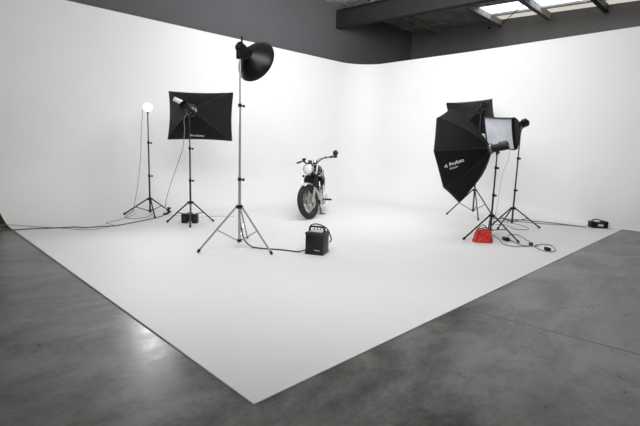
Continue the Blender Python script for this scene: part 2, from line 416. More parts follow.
# ------------------------------------------------------------------ softboxes
def softbox(label, S, R, off, w, h, d, lip=.05, sag=.025, text=None, front='diff', name='softbox', poly=None, bulge=.03, group=None, textm='print', ring=.078):
    """cloth pyramid from the speed ring (at local x=off) to a rim; poly = rim corner list (y,z), default rectangle"""
    t = thing(name, label, 'softbox', S, R, group)
    C = poly or [(w/2, h/2), (-w/2, h/2), (-w/2, -h/2), (w/2, -h/2)]
    n = len(C)
    rc = []
    for (y, z) in C:
        l = math.hypot(y, z); rc.append((y/l*ring, z/l*ring))
    def surf(k, u, v, lift=0.):
        # u across panel 0..1, v from ring 0 to rim 1
        a, b = C[k], C[(k+1) % n]; ra, rb = rc[k], rc[(k+1) % n]
        def rod(c, r):
            bow = math.sin(PI*v)*bulge
            f = v + bow*.9
            return V(off + d*(v - bow*1.2), r[0] + (c[0]-r[0])*f, r[1] + (c[1]-r[1])*f)
        A, B = rod(a, ra), rod(b, rb)
        P = A.lerp(B, u); mid = V(P.x, 0, 0)
        s = 4*u*(1-u)
        P = P + (mid-P)*(s*sag*1.6*v) + V(s*sag*.25*v, 0, 0)
        if lift:
            out = V(-.6, P.y, P.z).normalized(); P = P + out*lift
        return P
    sh = MB()
    for k in range(n): sh.grid(lambda u, v, k=k: surf(k, u, v), 10, 12)
    # lip
    for k in range(n):
        sh.grid(lambda u, v, k=k: surf(k, u, 1) + V(lip*v, 0, 0), 10, 2)
    bmesh.ops.remove_doubles(sh.bm, verts=sh.bm.verts[:], dist=1e-5)
    o = sh.build('cloth_shell', M['fabric'], t)
    sf = MB()
    for k in range(n):
        sf.grid(lambda u, v, k=k: V(off+d+lip*.55 + .012*math.sin(u*PI)*(1-v), 0, 0) + (lambda P: V(0, P.y*.985*(1-v), P.z*.985*(1-v)))(surf(k, u, 1)), 10, 8)
    bmesh.ops.remove_doubles(sf.bm, verts=sf.bm.verts[:], dist=1e-5)
    sf.build('front_diffuser', M[front], t)
    for k in range(n):
        MB().tube([surf(k, 0, v/12) + (surf(k, 0, v/12)-V(off+d, 0, 0)).normalized()*.003 for v in range(13)], .0045, 6).build('rib', M['seam'], t)
    pp = MB(); pts = [surf(k, u/10, 1)+V(lip, 0, 0) for k in range(n) for u in range(10)]
    pp.tube(pts, .006, 6, closed=True); pp.build('edge_piping', M['seam'], t)
    rg = MB(); rg.lathe([(off-.015, ring*.82), (off-.015, ring*1.06), (off+.02, ring*1.08), (off+.02, ring*.82)], seg=28); rg.build('mounting_ring', M['black'], t)
    return t, surf

# wide rectangular softbox, seen from behind (left)
R1 = basis((.725, .679, -.117), .006)
S1 = (2.22, 4.70, 1.794)
tf = flash_head('silver-tailed flash head behind the wide rectangular softbox', S1, R1, 1.70, length=.22, rad=.055, shell='silver')
Q1 = R1.inverted(); p0 = V(-.13, 0, .015)
MB().tube([p0, p0 + Q1 @ V(-.055, .02, .045), p0 + Q1 @ V(-.065, .022, .05)], [.028, .028, .032], 16).build('handle_base', M['black'], tf)
MB().tube([p0 + Q1 @ V(-.065, .022, .05), p0 + Q1 @ V(-.165, .055, .095), p0 + Q1 @ V(-.175, .058, .10)], [.036, .034, .024], 16).build('silver_grip', M['silver'], tf)
sb, surf = softbox('wide black rectangular softbox seen from behind, on the stand left of the beauty dish', S1, R1, .10, 1.069, .791, .432, sag=.03)
def on_panel(k, u0, v0, su, flipu=1, ang=0):
    def fn(x, y):
        P0 = surf(k, u0, v0)
        du = (surf(k, u0+.02, v0)-surf(k, u0-.02, v0)); dv = (surf(k, u0, v0+.02)-surf(k, u0, v0-.02))
        eu = du.normalized()*flipu; ev = -dv.normalized()
        nn = eu.cross(ev).normalized()
        if nn.x > 0: nn = -nn
        ex = eu*math.cos(ang)+ev*math.sin(ang); ey = ev*math.cos(ang)-eu*math.sin(ang)
        q = P0 + ex*x + ey*y
        return q + nn*.012
    return fn
add_text('printed_lettering', 'Profoto', .075, on_panel(2, .515, .84, 1, -1), sb, M['print'])

# rear softbox on the right, tilted down
a = (math.cos(.796)*math.cos(-.294), math.sin(.796)*math.cos(-.294), math.sin(-.294))
R2 = basis(a, .126); S2 = (6.96, 2.28, 2.11)
flash_head('black flash head behind the tilted rear softbox on the right', S2, R2, 2.03, length=.14, rad=.058)
softbox('black rectangular softbox tilted down, partly hidden behind the big octagonal one', S2, R2, .10, .93, .70, .376, sag=.03)

# small softbox with pale front
a = (math.cos(2.72)*math.cos(-.325), math.sin(2.72)*math.cos(-.325), math.sin(-.325))
R3 = basis(a, .09); S3 = (6.41, 1.30, 1.75)
flash_head('black flash head behind the small softbox with pale front', S3, R3, 1.67, length=.12, rad=.062)
softbox('small black softbox showing its pale grey front, right of the octagonal one', S3, R3, .10, .619, .515, .337, lip=.05, sag=.02)

# octagonal softbox
a = V(-.112, .972, -.207); s_ = V(.992, .098, -.075); u_ = V(.053, .213, .976)
R4 = Matrix((a, -s_, u_)).transposed()
S4 = (5.17, 1.13, 1.348)
ROCT = .72
pl = []
for k in range(8):
    th = math.radians(90+45*k)     # V_k = u*sin + s*cos
    c_, si = math.cos(th), math.sin(th); pl.append((-c_*ROCT, si*ROCT))
flash_head('black flash head plugged into the large octagonal softbox', S4, R4, 1.27, length=.15, rad=.056)
ob, surf = softbox('large black octagonal softbox with white lettering, seen side-on on the right', S4, R4, .12, 0, 0, .505, poly=pl, bulge=.05, sag=.01, lip=.035, name='octagonal_softbox')
def radial(k, u0, v0, dy0):
    def fn(x, y):
        P0 = surf(k, u0, v0); du = (surf(k, u0+.03, v0)-surf(k, u0-.03, v0)).normalized(); dv = (surf(k, u0, v0-.03)-surf(k, u0, v0+.03)).normalized()
        nn = du.cross(dv); nn = nn if nn.x < 0 else -nn
        ey = dv.cross(-nn) ; ey = -ey if ey.z < 0 else ey
        return P0 + dv*x + ey*(y+dy0) + nn*.014
    return fn
def oct_text(k):
    add_text('printed_lettering', 'Profoto', .072, radial(k, .5, .70, .02), ob, M['print'])
    add_text('small_lettering', 'Octabox', .036, radial(k, .5, .77, -.04), ob, M['print'])
    me = MB(); P = radial(k, .5, .70, .02)
    for j in range(3):
        me.grid(lambda u, v, j=j: P(-.185+.015*j+.009*u, (v-.5)*(.02+.014*j)), 1, 1)
    me.keep = True; me.build('printed_mark', M['print'], ob)
oct_text(2)

# bare glowing lamp
SL = (2.03, 5.74, 1.845)
RL = basis((-.45, -.80, -.05), 0)
t = thing('bare_bulb_lamp', 'small round lamp glowing white on the stand nearest the left wall', 'lamp', SL, RL)
MB().lathe([(-.24, 0), (-.24, .045), (-.22, .052), (.0, .052), (.02, .045), (.02, 0)], seg=24).build('housing', M['silver'], t)
MB().lathe([(.0, .046), (.006, .070), (.03, .078), (.032, .074), (.010, .066), (.004, .044)], seg=28).build('reflector', M['chromes'], t)
MB().lathe([(.018, .0), (.018, .060), (.045, .062), (.066, .050), (.08, .028), (.084, 0)], seg=24).build('glowing_dome', M['lamp'], t)
dn = RL.inverted() @ V(0, 0, -1)
MB().tube([dn*.04 + V(-.05, 0, 0), dn*.075+V(-.01, 0, 0), dn*.10+V(0, 0, 0)], .012, 8).build('tilt_bracket', M['black'], t)

# beauty dish
fwd = V(.701, .698, -.145); rt = V(.709, -.705, .031); up = V(.081, .124, .989)
ad = (fwd*.85 + rt*.527*.88 - up*.527*.47).normalized()
RB = basis(ad, 0); SB = (1.90, 2.875, 2.37)
SB = (1.876, 2.821, 2.376)
t = flash_head('black flash head holding the round beauty dish high on the tall silver stand', SB, RB, 2.22, length=.055, rad=.058, ring=False, front=.12)
Bi = RB.inverted(); MB().tube([Bi @ V(0, 0, .03), Bi @ V(.0, 0, .135)], .011, 8).build('spigot', M['black'], t)
MB().box(Bi @ V(-.012, .012, -.06), (.085, .06, .12), Bi, .01).build('clamp_block', M['black'], t)
t2 = thing('beauty_dish', 'round black beauty dish reflector seen from behind, highest on the tall silver stand', 'reflector', SB, RB)
q0 = .10
prof = [(q0, .05), (q0+.02, .075), (q0+.05, .13), (q0+.09, .185), (q0+.13, .228), (q0+.165, .255), (q0+.175, .26)]
MB().lathe(prof + [(q0+.183, .262), (q0+.183, .256)], seg=56).build('dish_shell', M['dish'], t2)
MB().lathe([(x+.004, r-.004) for x, r in prof], seg=56).build('inner_face', M['dishin'], t2)
MB().lathe([(q0+.10, 0), (q0+.10, .05), (q0+.104, .05), (q0+.108, 0)], seg=24).build('deflector_disc', M['dishin'], t2)
for k in range(3):
    c, s = math.cos(2.1*k), math.sin(2.1*k); MB().cyl((q0+.02, c*.045, s*.045), (q0+.10, c*.045, s*.045), .003, seg=6).build('deflector_post', M['chrome'], t2)
MB().ring((q0+.18, 0, 0), .26, .005, (1, 0, 0), 56, 6).build('rolled_rim', M['black'], t2)
MB().lathe([(q0-.02, .058), (q0-.02, .07), (q0+.012, .074), (q0+.02, .062)], seg=28).build('mounting_collar', M['black'], t2)

# ------------------------------------------------------------------ battery and power packs
# large battery pack (front)
d1 = V(.45, -.89, 0).normalized(); d2 = V(.89, .45, 0)
Rp = Matrix((d1, d2, V(0, 0, 1))).transposed()
w_, dp, hh = .225, .235, .262
base = V(2.3, 2.11, 0) + d1*w_/2 + d2*dp/2
t = thing('battery_pack', 'black box-shaped battery pack with a carrying handle beside the tall silver stand', 'battery pack', base, Rp)
MB().box((0, 0, hh/2+.006), (w_, dp, hh-.012), bev=.012).build('case', M['black'], t)
MB().box((0, 0, .012), (w_+.008, dp+.008, .024), bev=.006).build('base_bumper', M['blackm'], t)
MB().box((0, 0, hh-.01), (w_+.010, dp+.010, .03), bev=.008).build('top_bumper', M['blackm'], t)
MB().box((0, .01, hh+.008), (w_*.72, dp*.6, .02), bev=.004).build('control_panel', M['silver'], t)
MB().tube(spline([(-.095, -.02, hh), (-.092, -.02, hh+.045), (-.07, -.02, hh+.06), (.0, -.02, hh+.064), (.07, -.02, hh+.06), (.092, -.02, hh+.045), (.095, -.02, hh)], 4), .0115, 10).build('handle', M['black'], t)
for k in range(4): MB().cyl((-.06+.04*k, .06, hh+.012), (-.06+.04*k, .06, hh+.03), .009, seg=10).build('knob', M['black'], t)
add_text('printed_lettering', 'Profoto', .021, lambda x, y: V(.04+x, -dp/2-.0015, .058+y), t, M['print'])
for sx in (-1, 1):
    for sy in (-1, 1): MB().cyl((sx*.09, sy*.095, -.0), (sx*.09, sy*.095, .01), .012, seg=10).build('rubber_foot', M['black'], t)
# its looping cable over the top and cable to the stand
P = lambda x, y, z: base + Rp @ V(x, y, z)
cb = MB(); cb.tube(spline([P(-.10, .02, hh+.01), P(-.098, .01, hh+.06), P(-.06, .01, hh+.085), (P(.0, .02, hh+.088)), P(.06, .04, hh+.065), P(.10, .07, hh+.03), P(.127, .10, .22), P(.14, .12, .16), P(.122, .11, .12)], 6), .008, 8)
tag(cb.build('cable', M['cableb']), 'thick cable arching over the top of the front battery pack', 'cable')
cb = MB(); cb.tube(spline([(1.885, 2.86, .42), (1.90, 2.85, .25), (1.93, 2.82, .10), (1.99, 2.77, .02), (2.03, 2.67, .009), (2.10, 2.55, .009), (2.18, 2.45, .009), (2.24, 2.33, .009), (2.28, 2.22, .012), (2.31, 2.16, .03), (2.335, 2.118, .045)], 6), .009, 8)
tag(cb.build('cable', M['cableb']), 'thick cable running along the floor from tall silver stand to battery pack', 'cable')

# small pack behind the softbox stand
cen = V(2.262, 4.80, 0); Rq = Matrix((rt.xy.to_3d().normalized(), V(.705, .709, 0), V(0, 0, 1))).transposed()
t = thing('power_pack', 'low black twin-block power pack on the floor behind the wide softbox stand', 'power pack', cen, Rq)
MB().box((0, 0, .085), (.10, .10, .11), bev=.01).build('case', M['black'], t)
for sx in (-1, 1):
    MB().box((sx*.085, 0, .075), (.085, .115, .145), bev=.012).build('end_block', M['black'], t)
    MB().box((sx*.085, -.058, .075), (.05, .006, .06), bev=.002).build('socket_plate', M['blackm'], t)
MB().tube([(-.05, 0, .135), (-.04, 0, .162), (.04, 0, .162), (.05, 0, .135)], .008, 8).build('handle', M['black'], t)

# power box at the end of the right floor
cR = V(7.86, .36, 0); wd = V(.60, -.80, 0).normalized(); dd = V(.80, .60, 0)
Rr = Matrix((wd, dd, V(0, 0, 1))).transposed()
cR = V(7.86, .34, 0)
t = thing('power_pack', 'black power pack with a pale label, at the right edge of the white floor', 'power pack', cR, Rr)
MB().box((0, 0, .055), (.27, .17, .085), bev=.014).build('case', M['black'], t)
MB().box((.10, 0, .065), (.07, .175, .12), bev=.01).build('end_block', M['black'], t)
MB().box((-.10, 0, .06), (.07, .175, .11), bev=.01).build('end_block', M['black'], t)
MB().box((.01, -.087, .055), (.09, .004, .035)).build('label_plate', M['pale'], t)
MB().tube(spline([(-.10, .0, .11), (-.09, 0, .14), (-.03, 0, .148), (.03, 0, .135), (.04, 0, .095)], 5), .009, 8).build('handle', M['black'], t)

# plug adapter next to the bare lamp stand
t = thing('cable_connector', 'black hooked connector block on the floor right of the glowing lamp stand', 'connector', (2.30, 5.72, .005))
MB().tube(spline([(.05, .0, .10), (.035, 0, .075), (.045, -.0, .05), (.03, 0, .03), (-.02, .0, .022), (-.05, .0, .022)], 5), .018, 8).build('body', M['black'], t)
MB().box((.055, 0, .118), (.06, .04, .035), Matrix.Rotation(-.7, 3, 'Z'), .006).build('plug', M['black'], t)

# ------------------------------------------------------------------ red bag
bc = V(4.815, 1.075, 0); Rb = Matrix((V(.72, -.69, 0).normalized(), V(.69, .72, 0).normalized(), V(0, 0, 1))).transposed()
t = thing('red_bag', 'bright red bag with thin loop handles under the octagonal softbox stand', 'bag', bc, Rb)
b = MB()
def bag(u, v):
    th = 2*PI*u; z = v*.165
    w = .134*(1-.22*v) ; dpt = .085*(1-.6*v)
    c, s = math.cos(th), math.sin(th)
    ex = lambda q: math.copysign(abs(q)**.55, q)
    x = w*ex(c); y = dpt*ex(s)
    z2 = z + (.022*abs(c)**2 - .012*math.cos(th*2+1))*v*v - .006*math.sin(3*th)*v
    cr = .006*math.sin(5*th+9*v) + .005*math.sin(11*th-14*v)
    return V(x + cr*c, y + cr*s, max(.003, z2))
b.grid(bag, 56, 16)
b.grid(lambda u, v: bag(u, 0)*(1-v)+V(0, 0, .003)*v, 56, 2)
b.grid(lambda u, v: (lambda p: V(p.x*(1-v), p.y*(1-v), p.z-.02*v))(bag(u, 1)), 56, 4)
bmesh.ops.remove_doubles(b.bm, verts=b.bm.verts[:], dist=1e-4)
b.build('bag_body', M['red'], t)
MB().tube(spline([(-.09, -.03, .14), (-.085, -.025, .19), (-.05, -.01, .235), (-.005, .0, .25), (.035, .01, .22), (.045, .02, .15)], 6), .006, 8).build('handle', M['strap'], t)
MB().tube(spline([(-.06, .03, .15), (-.02, .03, .19), (.03, .03, .21), (.08, .03, .19), (.09, .03, .15)], 6), .006, 8).build('handle', M['strap'], t)
MB().tube(spline([(-.118, -.076, .03), (-.11, -.072, .08), (-.085, -.06, .13), (-.055, -.05, .15)], 6), .004, 6).build('side_seam', M['strap'], t)

# ------------------------------------------------------------------ cables on the floor
def cable(name, label, pts, r, m, n=6, cat='cable', plugs=()):
    pp = [V(x, y, (z if z is not None else hz(x, y)) + r + .001) for x, y, z in pts]
    mbb = MB(); mbb.tube(spline(pp, n), r, 6)
    if plugs:
        t = thing(name, label, cat, (pp[0].x, pp[0].y, 0)); 
        for v in mbb.bm.verts: v.co -= t.location
        mbb.build('cord', m, t)
        for (x, y, ang, L, W, mm) in plugs:
            MB().box((x-t.location.x, y-t.location.y, .027), (L, W, .05), Matrix.Rotation(ang, 3, 'Z'), .01).build('plug', M[mm], t)
        return t
    return tag(mbb.build(name, m), label, cat)
N = None
cable('power_cable', 'dark cable along the floor from the left frame edge to the glowing lamp stand',
      [(-.9, 5.68, 0), (-.5, 5.70, 0), (-.18, 5.66, 0), (.04, 5.58, 0), (.25, 5.54, N), (.55, 5.42, N), (.74, 5.36, N), (.82, 5.23, N), (1.03, 5.20, N), (1.22, 5.15, N), (1.53, 5.27, N), (1.91, 5.46, N), (2.16, 5.62, N), (2.25, 5.69, N)], .008, M['cable'])
cable('power_cable', 'thin second cable on the floor that loops back left of the glowing lamp stand',
      [(-.9, 5.92, 0), (-.3, 5.90, 0), (-.02, 5.84, .04), (.36, 5.64, N), (.64, 5.28, N), (.78, 5.07, N), (.97, 5.04, N), (1.22, 5.24, N), (1.20, 5.48, N), (1.39, 5.60, N), (1.70, 5.80, N), (1.85, 5.90, N)], .0045, M['cablep'])
cable('lamp_cord', 'thin brown cord hanging from the glowing lamp to the floor and looping round its stand',
      [(2.10, 5.93, 1.80), (2.03, 5.93, 1.83), (2.0, 5.92, 1.64), (1.97, 5.9, 1.4), (1.94, 5.86, 1.1), (1.9, 5.84, .8), (1.88, 5.85, .62), (1.83, 5.88, .29), (1.80, 5.92, .10), (1.70, 5.87, N), (1.61, 5.76, N), (1.66, 5.64, N), (1.80, 5.62, N), (1.95, 5.68, N), (2.12, 5.83, N), (2.18, 5.90, N)], .0055, M['cablep'])
cable('flash_cord', 'thin pale cord drooping from the silver-tailed flash head to the floor connector',
      [(2.16, 4.66, 1.72), (2.14, 4.72, 1.62), (2.19, 4.80, 1.50), (2.21, 4.86, 1.35), (2.21, 4.92, 1.16), (2.19, 5.07, .9), (2.17, 5.36, .44), (2.20, 5.52, .22), (2.26, 5.66, .13), (2.33, 5.71, .11)], .0055, M['cablep'])
cable('power_cable', 'faint thin cable lying behind the wide softbox stand',
      [(2.36, 5.62, N), (2.50, 5.45, N), (2.55, 5.25, N), (2.75, 5.18, N), (3.0, 5.12, N), (3.2, 4.95, N)], .003, M['cablep'])
cable('power_cable', 'grey cable along the foot of the right sweep to the labelled power pack',
      [(7.70, .52, N), (7.66, .80, N), (7.62, 1.14, N), (7.48, 1.52, N), (7.30, 1.84, N), (7.1, 1.95, N), (6.75, 1.85, N)], .0075, M['cable'])
cable('power_cable', 'pale grey cable just in front of the one along the right sweep',
      [(7.68, .47, N), (7.56, .80, N), (7.38, 1.10, N), (7.22, 1.48, N), (7.02, 1.74, N), (6.8, 1.78, N), (6.60, 1.70, N)], .008, M['cablep'])
cable('power_cable', 'pale cable curled in a loop behind the octagonal softbox stand',
      [(6.88, 1.62, N), (6.91, 1.45, N), (6.76, 1.20, N), (6.55, 1.06, N), (6.36, 1.10, N), (6.32, 1.22, N), (6.5, 1.36, N), (6.63, 1.52, N), (6.5, 1.62, N)], .006, M['cablep'])
cable('extension_cord', 'pale grey cord coiled on the floor right of the red bag with black plugs',
      [(5.55, 1.32, N), (5.40, 1.17, N), (5.20, 1.0, N), (5.0, .88, N), (4.87, .78, N), (4.86, .66, N), (4.97, .56, N), (5.12, .52, N), (5.3, .58, N), (5.52, .73, N), (5.74, .90, N), (5.80, 1.0, N), (5.70, 1.05, N), (5.48, .98, N), (5.27, .86, N), (5.10, .70, N), (5.04, .60, N), (5.10, .50, N), (5.18, .44, N)], .0075, M['cablep'], plugs=((5.20, .90, .9, .13, .06, 'black'), (5.12, .52, .2, .07, .05, 'black')))
cable('extension_cord', 'small curled cord end with one black ring plug at the right of the coil',
      [(5.2, .54, N), (5.06, .44, N), (4.96, .34, N), (4.90, .25, N), (4.97, .19, N), (5.12, .20, N), (5.35, .31, N), (5.39, .40, N), (5.3, .47, N), (5.18, .49, N)], .007, M['cablep'], plugs=((4.97, .255, .785, .11, .045, 'black'),))
cable('power_cable', 'thin pale cable hanging from the octagonal softbox head down its stand',
      [(5.24, .98, 1.32), (5.27, 1.0, 1.18), (5.25, 1.05, 1.0), (5.235, 1.07, .8), (5.235, 1.08, .6), (5.25, 1.10, .42), (5.32, 1.16, .2), (5.40, 1.2, .05), (5.5, 1.25, N), (5.62, 1.2, N)], .0025, M['cablep'])

# ------------------------------------------------------------------ motorcycle
def wheel(parent, name, c, Rm, side, R=.315, tyre=.058, disc=True):
    """wheel at c in parent's space; Rm rotates wheel space (axle = local Y)"""
    e = bpy.data.objects.new(name, None); COL.objects.link(e); e.parent = parent
    Mx = Rm.to_4x4(); Mx.translation = Vector(c); e.matrix_local = Mx; e.empty_display_size = .05
    ty = MB(); ty.ring((0, 0, 0), R-tyre, tyre, (0, 1, 0), 56, 14, flat=1.)
    for v in ty.bm.verts: v.co.y *= .88
    ty.build('tyre', M['rubber'], e)
    rm = MB(); 
    prof = [(-.036, R-tyre-.042), (-.036, R-tyre-.022), (.036, R-tyre-.022), (.036, R-tyre-.042), (.0, R-tyre-.052), (-.036, R-tyre-.042)]
    rm.lathe(prof, Matrix.Rotation(PI/2, 3, 'Z'), seg=56); rm.build('rim', M['chrome'], e)
    hb = MB(); hb.cyl((0, -.055, 0), (0, .055, 0), .03, seg=18); hb.cyl((0, -.05, 0), (0, -.035, 0), .055, seg=20); hb.cyl((0, .035, 0), (0, .05, 0), .055, seg=20); hb.build('hub', M['engine'], e)
    sp = MB()
    for k in range(36):
        a = 2*PI*k/36; b = a + (.5 if k % 2 else -.5); sy = .04 if (k//2) % 2 else -.04
        sp.tube([(math.cos(b)*.05, sy, math.sin(b)*.05), (math.cos(a)*(R-tyre-.045), 0, math.sin(a)*(R-tyre-.045))], .0024, 4)
    sp.build('spokes', M['chrome'], e)
    if disc:
        d = MB(); d.lathe([(0, .085), (.0, .145), (.005, .145), (.005, .085), (0, .085)], Matrix.Rotation(PI/2, 3, 'Z'), (0, side*.062, 0), 40)
        for k in range(5):
            a = 2*PI*k/5; d.tube([(math.cos(a)*.04, side*.058, math.sin(a)*.04), (math.cos(a)*.09, side*.062, math.sin(a)*.09)], .008, 6)
        d.build('brake_disc', M['copper'], e)
    return e

head = math.radians(222); lean = math.radians(-4)
Rm0 = Matrix.Rotation(head, 3, 'Z') @ Matrix.Rotation(lean, 3, 'X')
bike = thing('motorcycle', 'classic black and chrome motorcycle with round headlamp parked in the middle of the sweep', 'motorcycle', (4.15, 4.00, 0), Rm0)
WB = 1.40; R = .315
rake = math.radians(27); steer = math.radians(-31)
ax = V(-math.sin(rake), 0, math.cos(rake))
piv = V(-.36, 0, .86)
Rs = Matrix.Rotation(steer, 3, ax)
def F(x, y, z): return piv + Rs @ (V(x, y, z)-piv)     # steered assembly point
FM = lambda v: F(*v)
e = wheel(bike, 'front_wheel', F(0, 0, R), Rs, 1)
# fork legs: tubes parallel to the axis through the wheel axle
for s in (-1, 1):
    a0 = V(0, s*.095, R); top = a0 + ax*.70
    fk = MB(); fk.cyl(FM(a0-ax*.03), FM(a0+ax*.30), .026, seg=14); fk.cyl(FM(a0+ax*.28), FM(top), .019, seg=14); fk.build('fork_leg', M['chrome'], bike)
    g = MB(); pts = []; rr = []
    for i in range(15):
        pts.append(FM(a0+ax*(.27+.0165*i))); rr.append(.042 if i % 2 else .034)
    g.tube(pts, rr, 12); g.build('fork_gaiter', M['black'], bike)
    tc = a0+ax*.56
    hl = MB(); hl.tube([FM(tc), FM(tc+V(.07, -s*.005, .0))], .012, 8); hl.build('headlamp_bracket', M['chrome'], bike)
yk = MB()
for q in (.50, .68):
    c = V(0, 0, R)+ax*q
    yk.tube([FM(c+V(0, -.11, 0)), FM(c+V(-.03, 0, 0)), FM(c+V(0, .11, 0))], .022, 8)
yk.tube([FM(V(-.03, 0, R)+ax*.50), FM(V(-.03, 0, R)+ax*.68)], .026, 10)
yk.build('steering_yoke', M['black'], bike)
ca = MB(); ca.box(FM(V(-.09, .085, R+.09)), (.08, .045, .10), Rs, .012); ca.build('brake_caliper', M['black'], bike)
al = MB(); al.tube([F(0, -.12, R), F(0, .12, R)], .012, 10); al.build('front_axle', M['chrome'], bike)
# front mudguard
fd = MB()
def guard(u, v):
    a = math.radians(62+118*u); r = R+.028 - .03*(2*v-1)**2; y = (v-.5)*.15
    return F(math.cos(a)*r, y, R+math.sin(a)*r)
fd.grid(guard, 28, 8); gd = fd.build('front_mudguard', M['bchrome'], bike)
for s in (-1, 1): MB().tube([F(0, s*.085, R), F(math.cos(2.4)*(R+.01), s*.062, R+math.sin(2.4)*(R+.01))], .006, 6).build('mudguard_stay', M['chrome'], bike)
# headlamp
hc = V(0, 0, R)+ax*.62 + V(.13, 0, .022)
RH = Rs @ Matrix.Rotation(math.radians(2), 3, 'Y')
lampo = MB(); lampo.lathe([(-.12, 0), (-.115, .04), (-.08, .075), (-.03, .092), (.02, .096)], RH, FM(hc), 32); lampo.build('headlamp_shell', M['chrome'], bike)
MB().lathe([(.012, .098), (.03, .10), (.038, .092), (.03, .086)], RH, FM(hc), 32).build('headlamp_rim', M['chrome'], bike)
MB().lathe([(.022, .088), (.040, .075), (.052, .045), (.057, 0)], RH, FM(hc), 32).build('headlamp_lens', M['glass'], bike)
# instruments
for s in (-1, 1):
    c = V(0, 0, R)+ax*.74 + V(.03, s*.055, .01)
    MB().tube([FM(c), FM(c+ax*.06)], .036, 18).build('instrument_dial', M['chrome'] if s > 0 else M['black'], bike)
# horn and lower black mass
hn = MB(); c = V(0, 0, R)+ax*.44+V(.045, 0, 0); hn.lathe([(-.03, .02), (0, .04), (.02, .05), (.024, 0)], Rs, FM(c), 20); hn.build('horn', M['black'], bike)
# indicators
for s in (-1, 1):
    c = V(0, s*.10, R)+ax*.52
    i_ = MB(); i_.tube([FM(c), FM(c+V(.03, s*.04, 0))], .007, 6); i_.sphere(FM(c+V(.035, s*.06, 0)), .024, 12); i_.build('indicator', M['black'], bike)
# handlebar
hbz = V(0, 0, R)+ax*.72
def HB(x, y, z): return FM(hbz + V(x, y, z))
bar = [(-.14, .43, .09), (-.09, .30, .10), (-.03, .21, .09), (.0, .13, .05), (.0, .06, .02), (.0, 0, .02), (.0, -.06, .02), (.0, -.13, .05), (-.03, -.21, .09), (-.09, -.30, .10), (-.14, -.43, .09)]
MB().tube(spline([HB(*q) for q in bar], 5), .0125, 10).build('handlebar', M['dchrome'], bike)
for s in (-1, 1):
    MB().tube([HB(-.096, s*.315, .099), HB(-.145, s*.44, .089)], .018, 12).build('grip', M['black'], bike)
    MB().box(HB(-.075, s*.235, .103), (.04, .05, .035), Rs, .008).build('switch_block', M['black'], bike)
    MB().tube(spline([HB(-.05, s*.235, .10), HB(-.02, s*.30, .10), HB(-.06, s*.42, .085)], 4), .006, 6).build('lever', M['dchrome'], bike)
MB().box(HB(-.03, -.20, .13), (.05, .06, .04), Rs, .008).build('brake_reservoir', M['black'], bike)
# one round mirror on the left bar
MB().tube(spline([HB(-.10, .32, .11), HB(-.09, .37, .12), HB(-.10, .42, .14)], 5), .005, 6).build('mirror_stem', M['black'], bike)
MB().lathe([(.02, 0), (.018, .03), (.008, .05), (-.006, .052), (-.008, 0)], Rs, HB(-.10, .44, .155), 24).build('mirror', M['mirror'], bike)
# cables in front
for k, (a_, b_) in enumerate((((-.06, .22, .10), (-.05, .02, -.20)), ((-.06, -.22, .10), (-.05, -.03, -.22)))):
    MB().tube(spline([HB(*a_), HB(.05, a_[1]*.7, .08), HB(.07, a_[1]*.3, -.05), HB(*b_)], 6), .005, 6).build('control_cable', M['black'], bike)
# frame
fr = MB()
fr.tube([(-.31, 0, .76), (-.40, 0, .94)], .032, 12)
for s in (-1, 1):
    fr.tube(spline([(-.33, s*.02, .78), (-.42, s*.07, .60), (-.50, s*.12, .36), (-.58, s*.14, .24), (-.80, s*.14, .22), (-1.0, s*.13, .26), (-1.06, s*.12, .45), (-1.10, s*.12, .66)], 5), .016, 8)
    fr.tube(spline([(-.38, s*.02, .90), (-.70, s*.06, .84), (-1.1, s*.12, .70), (-1.45, s*.12, .70), (-1.72, s*.10, .74)], 5), .015, 8)
    fr.tube([(-1.0, s*.14, .34), (-1.42, s*.12, R)], .018, 8)
fr.build('frame', M['black'], bike)
for s in (-1, 1):
    sh = MB(); sh.tube([(-1.40, s*.155, .36), (-1.28, s*.15, .70)], .014, 8)
    sh.tube([V(-1.385, s*.155, .41).lerp(V(-1.295, s*.15, .66), i/19) for i in range(20)], [.034 if i % 2 else .024 for i in range(20)], 10)
    sh.build('rear_shock', M['chrome'], bike)
# tank
tk = MB()
def tankf(u, v):
    x = -.40 - .46*u; th = 2*PI*v
    pr = math.sin(PI*min(1, max(.0, u*.93+.04)))**.45
    w = .138*pr*(1-.25*max(0, u-.5)*2); h = .12*pr
    y = w*math.copysign(abs(math.cos(th))**.8, math.cos(th)); z = .86-.05*u + h*math.copysign(abs(math.sin(th))**.8, math.sin(th))*(1. if math.sin(th) > 0 else .75)
    return V(x, y, z)
tk.grid(tankf, 20, 28); bmesh.ops.remove_doubles(tk.bm, verts=tk.bm.verts[:], dist=1e-4); tk.build('fuel_tank', M['tank'], bike)
MB().cyl((-.58, 0, .965), (-.58, 0, .985), .032).build('filler_cap', M['chrome'], bike)
for s in (-1, 1): MB().box((-.60, s*.137, .85), (.16, .012, .07), None, .01).build('knee_pad', M['chrome'], bike)
